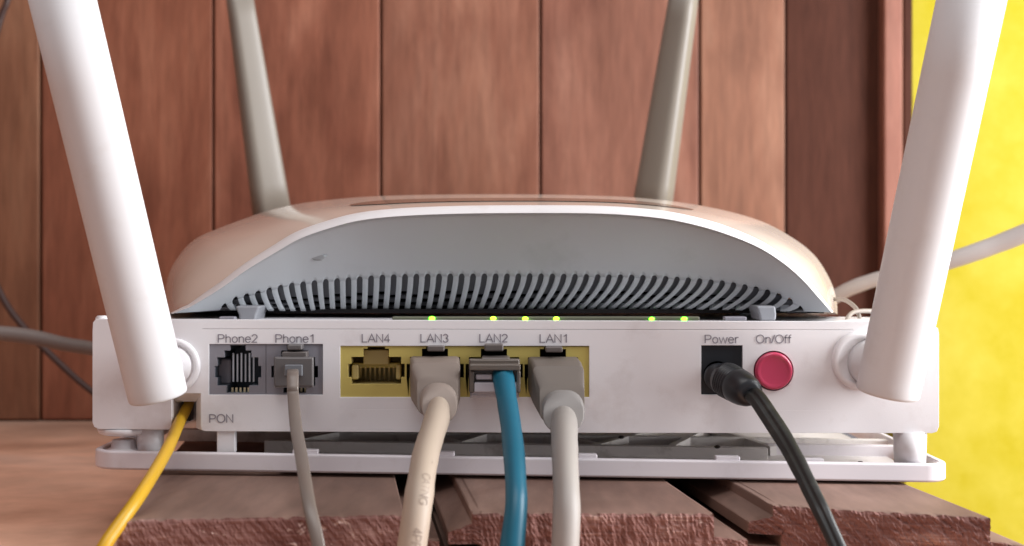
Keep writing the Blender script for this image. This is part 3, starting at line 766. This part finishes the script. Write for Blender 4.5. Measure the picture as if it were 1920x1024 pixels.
rows = []      # each row: list of world points along the arch
rows.append([P(*c1[i], 309.0) for i in range(NA)])
rows.append([P(*lerp2(c1[i], sS[i], 0.50), 323) for i in range(NA)])
rows.append([P(*lerp2(c1[i], sS[i], 0.86), 345) for i in range(NA)])
rows.append([P(*sS[i], 372) for i in range(NA)])
rows.append([P(*lerp2(sS[i], (cx_, 590), 0.045), 402) for i in range(NA)])
rows.append([P(*lerp2(sS[i], (cx_, 590), 0.16), 428) for i in range(NA)])
rows.append([P(*lerp2(sS[i], (cx_, 588), 0.42), 442) for i in range(NA)])
def surf(i, b):
    """cover surface point: i along the arch, b row coordinate"""
    col = [tuple(r[i]) for r in rows]
    k = min(int(b), len(col) - 2); t = b - k
    p0 = col[max(k - 1, 0)]; p1 = col[k]; p2 = col[k + 1]; p3 = col[min(k + 2, len(col) - 1)]
    return Vector(tuple(0.5 * ((2 * q1) + (q2 - q0) * t + (2 * q0 - 5 * q1 + 4 * q2 - q3) * t * t + (-q0 + 3 * q1 - 3 * q2 + q3) * t ** 3) for q0, q1, q2, q3 in zip(p0, p1, p2, p3)))
nb = 6
grid_rows = [[surf(i, b / nb) for i in range(NA)] for b in range((len(rows) - 1) * nb + 1)]
V, Fc = loft(grid_rows, closed=False)
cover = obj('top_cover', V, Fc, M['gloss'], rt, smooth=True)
# rim: rounded step from the cover down to the grey side
rim_rows = [rows[0], [P(*lerp2(c1[i], c0[i], 0.06), 308.2) for i in range(NA)], [P(*lerp2(c1[i], c0[i], 0.5), 306.9) for i in range(NA)],
            [P(*lerp2(c1[i], c0[i], 0.94), 305.7) for i in range(NA)], [P(*c0[i], 305.6) for i in range(NA)], [P(*c0[i], 308.5) for i in range(NA)]]
V, Fc = loft(rim_rows, closed=False)
obj('cover_rim', V, Fc, M['rim'], rt, smooth=True)

# grey side with vents
Vt = [(400, 588), (410, 577), (426, 566), (443, 556), (463, 550.5), (484, 545.5), (504, 539.7), (524, 535), (545, 531), (567, 528), (609, 523.7), (655, 520), (717, 515), (778, 513.5), (844, 513), (1014, 512.7), (1100, 514), (1187, 515), (1252, 517.6), (1313, 522), (1355, 526), (1413, 536), (1452, 546.6), (1481, 558.6), (1500, 572), (1512, 588)]
Sh = [(400, 18), (484, 20), (524, 18), (567, 12), (610, 4), (694, -3), (780, -8), (886, -15), (1037, -34), (1165, -50), (1313, -64), (1413, -60), (1500, -50)]
C0x = sorted(c0)
def c0y(px): return interp(px, C0x)
def dface(px, py):
    t = (py - c0y(px)) / 185.0
    return 307.3 + 14 * max(0, t) ** 1.25 + 1.2 * math.sin(min(1, max(0, t)) * math.pi)
PITCH, HW = 21.25, 5.4
t_first = 1014.5 - 28 * PITCH
slots = [t_first + k * PITCH for k in range(0, 52) if 405 < t_first + k * PITCH < 1506]
def yb(px): return interp(px, [(320, 588), (420, 582), (560, 583.5), (1000, 582), (1400, 581), (1560, 586)])
def slot_at(t):
    for c in slots:
        if abs(t - c) <= HW + 1e-6: return c
    return None
ts = []
t = 323.0
while t < slots[0] - HW - 2: ts.append(t); t += 4
for k, c in enumerate(slots):
    ts += [c - HW + HW * 2 * j / 8 for j in range(9)]
    if k < len(slots) - 1:
        nxt = slots[k + 1] - HW; cur = c + HW
        ts += [cur + (nxt - cur) * j / 4 for j in (1, 2, 3)]
t = slots[-1] + HW + 2
while t < 1559: ts.append(t); t += 4
def vlow(t):
    c = slot_at(t); v = min(interp(t, Vt), yb(t))
    if c is None:
        if t < slots[0] - HW or t > slots[-1] + HW: return max(yb(t), c0y(t) + 0.5) - 0.2
        return min(v + 5.5, yb(t))
    u = (t - c) / HW
    return min(v + 5.5 * (1 - math.sqrt(max(0, 1 - u * u))), yb(t))
cols = []
for t in ts:
    top = c0y(t); lo = max(vlow(t), top + 0.3)
    cols.append([P(t, top + (lo - top) * j / 14, dface(t, top + (lo - top) * j / 14)) for j in range(15)])
V, Fc = loft(cols, closed=False)
fc = obj('vented_side', V, Fc, M['grey'], rt, smooth=True)
so = fc.modifiers.new('solid', 'SOLIDIFY'); so.thickness = 0.0011; so.offset = -1
# make sure thickness goes backwards
fc.data.update()
if sum(p.normal.y for p in fc.data.polygons) > 0: fc.data.flip_normals()
def rib_pt(t, v):
    y0 = min(interp(t, Vt) + 5.0, yb(t)); y = y0 + (yb(t) - y0) * v
    hfrac = (yb(t) - y0) / 65.0
    px = t + interp(t, Sh) * hfrac ** 0.5 * (v ** 1.5)
    return px, y
for k in range(len(slots) - 1):
    a_, b_ = slots[k] + HW, slots[k + 1] - HW
    cols = []
    for j in range(6):
        t = a_ + (b_ - a_) * j / 5
        col = []
        for i in range(13):
            px, y = rib_pt(t, i / 12)
            bulge = -0.08 * math.sin(math.pi * j / 5) * min(1, i / 3)
            col.append(P(px, y, dface(t, y) + 0.02 + bulge + (0.6 if i == 12 else 0)))
        cols.append(col)
    V, Fc = loft(cols, closed=False)
    rb = obj('rib', V, Fc, M['grey'], fc)
    if sum(p.normal.y for p in rb.data.polygons) > 0: rb.data.flip_normals()
    so = rb.modifiers.new('solid', 'SOLIDIFY'); so.thickness = 0.0016; so.offset = -1
# recessed lattice seen through the slots, slot shade put into its darker grey
parts = []
for k, c in enumerate(slots):
    segs_ = ((-0.10, 0.50), (0.62, 0.72), (0.84, 0.90)) if k % 2 else ((-0.10, 0.40), (0.52, 0.62), (0.76, 0.83))
    for s0, s1 in segs_:
        ring = []
        for i in range(5):
            v = s0 + (s1 - s0) * i / 4
            vv = max(0, v)
            for dt in (-9.5, 9.5):
                px, y = rib_pt(c + dt, vv); px0, y0 = rib_pt(c, 0)
                y = interp(c, Vt) + 5 + (yb(c) - interp(c, Vt) - 5) * v
                ring.append(P(px, y, dface(c, y) + 2.6))
        Vv = ring; Ff = [(2 * i, 2 * i + 1, 2 * i + 3, 2 * i + 2) for i in range(4)]
        parts.append((Vv, Ff))
V, Fc = merge(parts)
lt = obj('vent_lattice', V, Fc, M['greydark'], rt); lt['kind'] = 'stuff'
so = lt.modifiers.new('solid', 'SOLIDIFY'); so.thickness = 0.0008; so.offset = 0
# black block added inside the shell, stands for the shade behind the slots
a = P(430, 586, 328); b = P(1480, 520, 328)
V = []
for d in (328, 425):
    for px, py in ((380, 583), (1510, 583), (1380, 500), (1100, 470), (700, 475), (520, 520)):
        p = P(px, py, 328); V.append((p.x * (1 if d < 400 else 0.9), d * MM - CD, p.z))
n = 6
obj('shade_block', V, [tuple(range(n)), tuple(range(2 * n - 1, n - 1, -1))] + [(i, (i + 1) % n, (i + 1) % n + n, i + n) for i in range(n)], M['dark'], rt)
# bottom plate closing the shell
V = [P(326, 587.6, 310), P(1560, 587, 310), P(1480, 580, 330), P(1500, 572, 436), P(420, 572, 436), P(430, 580, 330)]
z = P(0, 586.5, 322).z
V = [(P(338, 0, 318).x, .0185, z), (P(1546, 0, 318).x, .0185, z), (P(1520, 0, 372).x, .11, z), (P(1440, 0, 430).x, .14, z), (P(450, 0, 430).x, .14, z), (P(370, 0, 372).x, .11, z)]
V += [(x, y, zz + 0.001) for x, y, zz in V]
obj('bottom_plate', V, [tuple(range(6)), tuple(range(11, 5, -1))] + [(i, (i + 1) % 6, (i + 1) % 6 + 6, i + 6) for i in range(6)], M['dark'], rt)
# feet
def foot(px0, px1, sl):
    A = []
    for (l, r, y) in ((px0 - 6, px1 + sl, 574), (px0, px1, 590), (px0 + 2, px1 - 1, 601.6)):
        A.append([P(l, y, 305.5), P(r, y, 305.5), P(r, y, 305.5) + Vector((0, .012, 0)), P(l, y, 305.5) + Vector((0, .012, 0))])
    V, Fc = loft(A); obj('foot', V, Fc, M['foot'], rt, bevel=0.0005)
foot(447, 480, 7); foot(1424, 1456, -2)
for px in (500, 1400):
    p = P(px, 0, 405); box('foot', p.x - .004, p.x + .004, .095, .108, 0.0355, z + .001, M['grey'], rt, bevel=.001)
# long slit on the cover
cols = []
for i in range(NA):
    t = (sS[i][0] - 632) / (1312 - 632)
    if 0 <= t <= 1:
        hw = 0.30 * min(1, (t / 0.10) ** 0.5 if t < 0.10 else ((1 - t) / 0.14) ** 0.5 if t > 0.86 else 1)
        bc = 1.0
        cols.append([surf(i, bc - hw) + Vector((0, -.00005, .00018)), surf(i, bc) + Vector((0, -.00005, .0002)), surf(i, bc + hw) + Vector((0, -.00005, .00018))])
V, Fc = loft(cols, closed=False)
obj('cover_slit', V, Fc, M['slit'], cover, smooth=True)
# back antennas: bevelled paddles behind the cover
def paddle(bot, top, corner, rot):
    A = P(*bot[:3]); B = P(*top[:3]); ax = (B - A).normalized()
    s = (Vector((1, 0, 0)) - ax * ax.x).normalized(); bb = ax.cross(s)
    if bb.y > 0: bb = -bb                     # towards the camera
    base = [(-1, 0.0), (-0.93, 0.32), (corner - 0.4, 0.80), (corner, 0.93), (corner + 0.36, 0.78), (0.9, 0.30), (1, 0.0), (0.8, -0.5), (0, -0.8), (-0.8, -0.5)]
    base = [p for p in catmull([(float(x), float(y)) for x, y in base] + [base[0]], 3)][:-1]
    rings = []
    for k in range(7):
        t = k / 6; c = A.lerp(B, t); r = (bot[3] * bot[2] * (1 - t) + top[3] * top[2] * t) * MM / F / 2
        rings.append([c + s * (x * r) + bb * (y * r) for x, y in base])
    V, Fc = loft(rings); return obj('antenna', V, Fc, M['beigeant'], rt, smooth=True)
paddle((513, 420, 450, 74), (444, -40, 440, 49), -0.25, 0)
paddle((1218, 420, 450, 76), (1287, -40, 440, 54), 0.25, 0)
# a smudge on the grey side
c = P(596, 482, dface(596, 482) - 0.12)
V, Fc = loft([[c + Vector((0.0021 * s * math.cos(a_) * (1 + 0.25 * math.sin(3 * a_)), -0.00004 * (1 - s), 0.0009 * s * math.sin(a_))) for a_ in [2 * math.pi * i / 20 for i in range(20)]] for s in (1, 0.5, 0.05)])
M['smudge'] = mat('smudge', (0.32, 0.345, 0.365), 0.7)
obj('smudge', V, Fc, M['smudge'], fc, smooth=True)

# ------------------------------------------------------------------ plugs and cables
def rsec(cx, cy, hw, hh, d, r=0.35, n=6, tilt=0.0):
    """rounded rectangular ring around a pixel centre at distance d; tilt leans the top away (mm)"""
    out = []
    rr_ = r * min(hw, hh)
    for sx, sy, a0 in ((1, -1, -90), (1, 1, 0), (-1, 1, 90), (-1, -1, 180)):
        for i in range(n + 1):
            a_ = math.radians(a0 + 90 * i / n)
            x = sx * (hw - rr_) + rr_ * math.cos(a_); y = sy * (hh - rr_) + rr_ * math.sin(a_)
            out.append(P(cx + x, cy + y, d - tilt * (y / hh)))
    return out
def boot_cable(label, cxp, keys, boot_secs, collar_secs, m_boot, m_collar, m_cable, latch_px, inset=0):
    t = thing('network_cable', label, 'cable', P(keys[0][0], keys[0][1], keys[0][2]), 'cables plugged into the modem')
    V, Fc = loft([rsec(*s) for s in boot_secs])
    bo = obj('plug_boot', V, Fc, m_boot, t, bevel=0.0002, angle=28)
    V, Fc = loft([rsec(*s) for s in collar_secs]); obj('boot_collar', V, Fc, m_collar, t, smooth=True, bevel=0.0004, angle=50)
    o, pts, rad, fr = cable('cord', keys, m_cable, t, wob=0.05)
    if latch_px:
        lx0, lx1, ly0 = latch_px
        V, Fc = merge([pbox_v(lx0, ly0, lx1, ly0 + 10, 296.8, 7)])
        obj('latch', V, Fc, M['latch'], t, bevel=0.0003)
    return t, pts, rad, fr
# LAN3 beige
lan3 = boot_cable('beige network cable with moulded boot in the port marked LAN3', 815,
    [(823, 762, 286.5, 40), (820, 782, 279, 47), (814, 802, 272, 48), (799, 850, 260, 51), (790, 900, 251, 53), (783, 950, 246, 55), (773, 1020, 243, 56), (765, 1080, 242, 57)],
    [(815, 700, 45, 30, 306, 0.2), (815, 701, 46.5, 33, 299, 0.2), (816, 710, 46.5, 38, 295, 0.2, 6, 1.2), (817, 718, 46, 38, 291.5, 0.25, 6, 1.5), (820, 742, 38, 38, 287.8, 0.5, 6, 2.5)],
    [(821, 748, 35, 32, 288.5, 0.9, 6, 2.0), (823, 756, 35.5, 37, 286, 0.95, 6, 2.5), (824, 761, 33, 35, 284.6, 0.95, 6, 2.5)],
    M['beigeboot'], M['beigecollar'], M['beige'], (801, 833, 649))
# LAN1 grey
lan1 = boot_cable('grey network cable with moulded boot in the port marked LAN1', 1037,
    [(1057, 782, 285, 44), (1058, 794, 278, 51), (1058, 812, 271, 51), (1059, 850, 261, 50), (1061, 900, 253, 50), (1062.5, 950, 248, 52), (1060, 1020, 245, 52), (1057, 1080, 244, 52)],
    [(1036, 700, 45, 30, 306, 0.2), (1037, 702, 47, 33, 299, 0.2), (1043, 714, 47.5, 38, 294.5, 0.2, 6, 1.2), (1047, 724, 48, 38, 291, 0.25, 6, 1.5), (1054, 755, 42, 38, 287, 0.5, 6, 2.5)],
    [(1055, 762, 39, 34, 287.8, 0.9, 6, 2.0), (1056, 772, 40, 38, 285, 0.9, 6, 2.5), (1056.5, 776, 38.5, 37, 283.8, 0.9, 6, 2.5)],
    M['greyboot'], M['collar'], M['greycable'], (1023, 1055, 651))
# print wrapped round the beige cable
def wrap_words(s, tube, i0, mat_, parent, height_mm, ang0, length_mm):
    _, pts, rad, fr = tube
    V, Fc = stroke_text(s, 0.085, 0.08)
    me = bpy.data.meshes.new('printed_word'); me.from_pydata([(a, b, 0) for a, b in V], [], Fc)
    xs = [v.co.x for v in me.vertices]; x0_, x1_ = min(xs), max(xs)
    cum = [0]
    for a, b in zip(pts[i0:], pts[i0 + 1:]): cum.append(cum[-1] + (b - a).length)
    for v in me.vertices:
        sl = (v.co.x - x0_) / (x1_ - x0_) * length_mm * MM
        j = 0
        while j < len(cum) - 2 and cum[j + 1] < sl: j += 1
        k = (sl - cum[j]) / max(1e-9, cum[j + 1] - cum[j]); i = i0 + j
        c = pts[i].lerp(pts[i + 1], k); r = rad[i] + (rad[i + 1] - rad[i]) * k + 0.00006
        ang = ang0 + (v.co.y - 0.35) * height_mm * MM / r
        T, S_, B_ = fr[i]
        front = B_ if B_.y < 0 else -B_
        v.co = c + S_ * (r * math.sin(ang)) + front * (r * math.cos(ang))
    me.materials.clear(); me.materials.append(mat_)
    o = bpy.data.objects.new('printed_word', me); link(o, parent)
wrap_words('CATNG', lan3, 33, M['cableink'], lan3[0], 1.7, 0.40, 6.4)
wrap_words('4PR', lan3, 45, M['cableink'], lan3[0], 1.9, 0.25, 3.8)
wrap_words('-', lan3, 29, M['cableink'], lan3[0], 1.9, 0.75, 0.5)
# LAN2 blue with bare clear plug
bl_ = thing('network_cable', 'bright blue network cable with clear bare plug in the port marked LAN2', 'cable', P(943, 700, 290), 'cables plugged into the modem')
V, Fc = loft([rsec(926, 700, 45, 28, 306, 0.08), rsec(927, 704, 48, 31, 293.2, 0.08), rsec(927, 704, 46, 29, 292.6, 0.08)])
obj('plug_body', V, Fc, M['clear'], bl_, bevel=0.0003)
V, Fc = loft([rsec(927, 737, 42, 5, 301, 0.2), rsec(927, 739, 46, 6, 294, 0.2), rsec(927, 738, 43, 5, 293.5, 0.2)])
obj('plug_skirt', V, Fc, M['clearb'], bl_, bevel=0.0003)
pbox('strain_bar', 892, 702, 923, 712, 290.6, 3, M['clearb'], bl_, bevel=0.0003)
pbox('strain_bar', 889, 717, 972, 736, 290.2, 3, M['clearb'], bl_, bevel=0.0003)
pbox('latch', 908, 645.5, 944, 659, 296.6, 7, M['latch'], bl_, bevel=0.0004)
pbox('plug_lip', 880, 683.5, 976, 695, 288.6, 4.2, M['clear'], bl_, bevel=0.0003)
pbox('plug_lip', 880, 696, 889, 737, 290.0, 3, M['clear'], bl_, bevel=0.0003)
pbox('plug_lip', 968, 696, 976, 737, 290.0, 3, M['clear'], bl_, bevel=0.0003)
pbox('latch', 902, 671, 956, 681, 293, 8, M['latch'], bl_, bevel=0.0004)
cable('cord', [(941, 700, 302, 36), (943, 704, 292.5, 40), (946, 722, 288.5, 40), (951, 755, 282, 38.5), (958, 800, 272, 39), (963.5, 850, 262, 41), (967, 900, 254, 40.5), (968, 950, 249, 41.5), (961, 1020, 246, 47), (955, 1080, 245, 48)], M['blue'], bl_, wob=0.04)
# phone cable
ph = thing('phone_cable', 'flat brownish grey phone cord with smoky plug in the port marked Phone1', 'cable', P(550, 700, 290), 'cables plugged into the modem')
V, Fc = loft([rsec(551, 696, 36, 26, 306, 0.1), rsec(551, 698, 37.5, 29, 295.5, 0.12), rsec(551, 698, 35, 26.5, 294.8, 0.12)])
obj('plug_body', V, Fc, M['smoke'], ph, bevel=0.0003)
pbox('plug_recess_shade', 533, 684, 567, 706, 294.3, 1.5, M['greydark'], ph, bevel=0.0003)  # raised block, coloured dark to stand for a shaded recess
pbox('latch', 538, 646, 566, 657, 296.8, 7, M['smoke'], ph, bevel=0.0004)
pbox('latch', 528, 660, 575, 671, 297, 6, M['latch'], ph, bevel=0.0003)
flat = [(1, .0), (.98, .22), (.8, .36), (.58, .38), (.42, .26), (.2, .34), (0, .38), (-.2, .34), (-.42, .26), (-.58, .38), (-.8, .36), (-.98, .22), (-1, 0), (-.98, -.22), (-.8, -.36), (0, -.36), (.8, -.36), (.98, -.22)]
cable('cord', [(549, 694, 300, 20), (549, 699, 292, 22), (549, 725, 289, 21.5), (550, 745, 287.5, 21.5), (555, 800, 276, 23), (564, 850, 262, 24), (572, 900, 250, 24.5), (580, 950, 243, 25), (594.5, 1010, 239, 25), (603, 1070, 237, 25)], M['cord'], ph, profile=[(a, -b) for a, b in flat])
# yellow fibre
yf = thing('fibre_cable', 'yellow fibre cable coming out of the notch marked PON', 'cable', P(343, 780, 303), 'cables plugged into the modem')
cable('cord', [(356, 752, 316, 17), (351, 763, 308, 20), (334, 797, 299, 22), (309, 852, 277, 23.5), (261, 931, 253, 25), (204, 1011, 244, 26), (176, 1060, 242, 26)], M['yellowc'], yf, wob=0.03)
# power lead
pw = thing('power_lead', 'black twin-core power lead with ribbed barrel plug beside the red button', 'cable', P(1345, 705, 300), 'cables plugged into the modem')
def chain(secs, n=36):
    cs = [(P(a, b, c), 1.06 * r * c * MM / F) for a, b, c, r in secs]
    rings = []
    for i, (c, r) in enumerate(cs):
        t = (cs[min(i + 1, len(cs) - 1)][0] - cs[max(i - 1, 0)][0]).normalized()
        s = t.cross(Vector((0, 0, 1))).normalized(); b_ = s.cross(t)
        rings.append([c + s * r * math.cos(2 * math.pi * k / n) + b_ * r * math.sin(2 * math.pi * k / n) for k in range(n)])
    return loft(rings)
secs = [(1344, 706, 303, 20), (1344, 706, 299.4, 23), (1346, 707, 298.6, 25), (1350, 708, 298.0, 21), (1355, 709.5, 296.4, 20), (1359, 711, 295.4, 21), (1360, 711.5, 295.0, 30), (1364, 713, 294.2, 31.5)]
x, y, d = 1364, 713, 294.2
for k in range(5):
    for dr in (31.8, 29.6, 29.4, 31.6):
        x += 0.9; y += 0.5; d -= 0.20
        secs.append((x, y, d, dr - k * 0.1))
secs += [(1388, 726.5, 289.2, 31), (1396, 731, 287.6, 29.5), (1404, 735.5, 286.2, 26.5), (1409, 738.5, 285.2, 22), (1410, 739, 284.8, 15)]
V, Fc = chain(secs)
obj('barrel_plug', V, Fc, M['black'], pw, smooth=True)
twin = []
for k in range(28):
    a_ = 2 * math.pi * k / 28
    rr_ = 0.52 + 0.48 * abs(math.cos(a_)) ** 0.8
    twin.append((rr_ * math.cos(a_), 0.52 * math.sin(a_) * (0.55 + 0.45 * min(1, abs(math.cos(a_)) * 2.2))))
cable('cord', [(1396, 731, 289, 26), (1408, 737, 285, 33), (1421, 749, 282.2, 34), (1444, 783, 277.5, 35), (1468, 820, 272.3, 34.5), (1489, 857, 266.8, 33.5), (1508, 894, 261.5, 33), (1526, 931, 256.8, 32.5), (1543, 965, 253, 32), (1570, 1024, 249, 31), (1594, 1075, 246, 30)],
      M['cordblack'], pw, profile=twin, side=Vector((0.85, 0.0, 0.52)), wob=0.04)

# cables behind
gc = thing('thick_grey_cable', 'thick grey cable crossing the board wall at left behind the modem', 'cable', P(0, 625, 410))
cable('cord', [(-120, 620, 408, 27), (0, 625, 412, 28), (60, 632, 414, 28), (120, 645, 417, 27), (170, 653, 420, 26), (240, 668, 425, 26)], M['backcable'], gc, wob=0.03)
wi = thing('dark_wire', 'thin dark brown wire hanging in front of the board wall at left', 'wire', P(40, 600, 480))
cable('cord', [(24, -60, 482, 12), (14, 0, 480, 12), (0, 40, 480, 12), (-34, 170, 480, 12), (-50, 320, 480, 12), (-30, 470, 480, 12), (6, 560, 478, 13), (50, 620, 476, 13), (100, 670, 474, 13), (150, 716, 473, 12), (200, 755, 472, 12)], M['wire'], wi)
wc = thing('white_cable', 'thick white cable rising to the right in front of the yellow wall', 'cable', P(1790, 485, 410))
cable('cord', [(2060, 372, 395, 36), (1960, 420, 400, 35), (1880, 454, 405, 34), (1790, 486, 410, 32), (1700, 512, 418, 29), (1640, 525, 424, 27), (1590, 543, 430, 26), (1550, 566, 436, 25)], M['whitecable'], wc, wob=0.03)
lp = thing('thin_white_wire', 'thin looped off-white wire behind the right end of the router', 'wire', P(1600, 580, 340))
cable('cord', [(1555, 562, 345, 8), (1582, 562, 340, 8), (1602, 575, 336, 8), (1610, 590, 333, 8), (1612, 604, 331, 8)], M['dull'], lp)
cable('cord', [(1586, 606, 325, 8), (1592, 592, 328, 8), (1606, 584, 332, 8), (1640, 584, 336, 9), (1680, 590, 338, 9)], M['dull'], lp)

# ------------------------------------------------------------------ keep world placement of parented meshes
bpy.context.view_layer.update()
for o, p in bpy_parent_fix:
    o.matrix_parent_inverse = Matrix.Identity(4)
# meshes were written in world space: shift their data into the parent's frame
origin = {}
def world_off(p):
    off = Vector((0, 0, 0))
    while p is not None:
        off += p.location; p = p.parent
    return off
for o, p in bpy_parent_fix:
    off = world_off(p)
    if off.length > 0: o.data.transform(Matrix.Translation(-off))
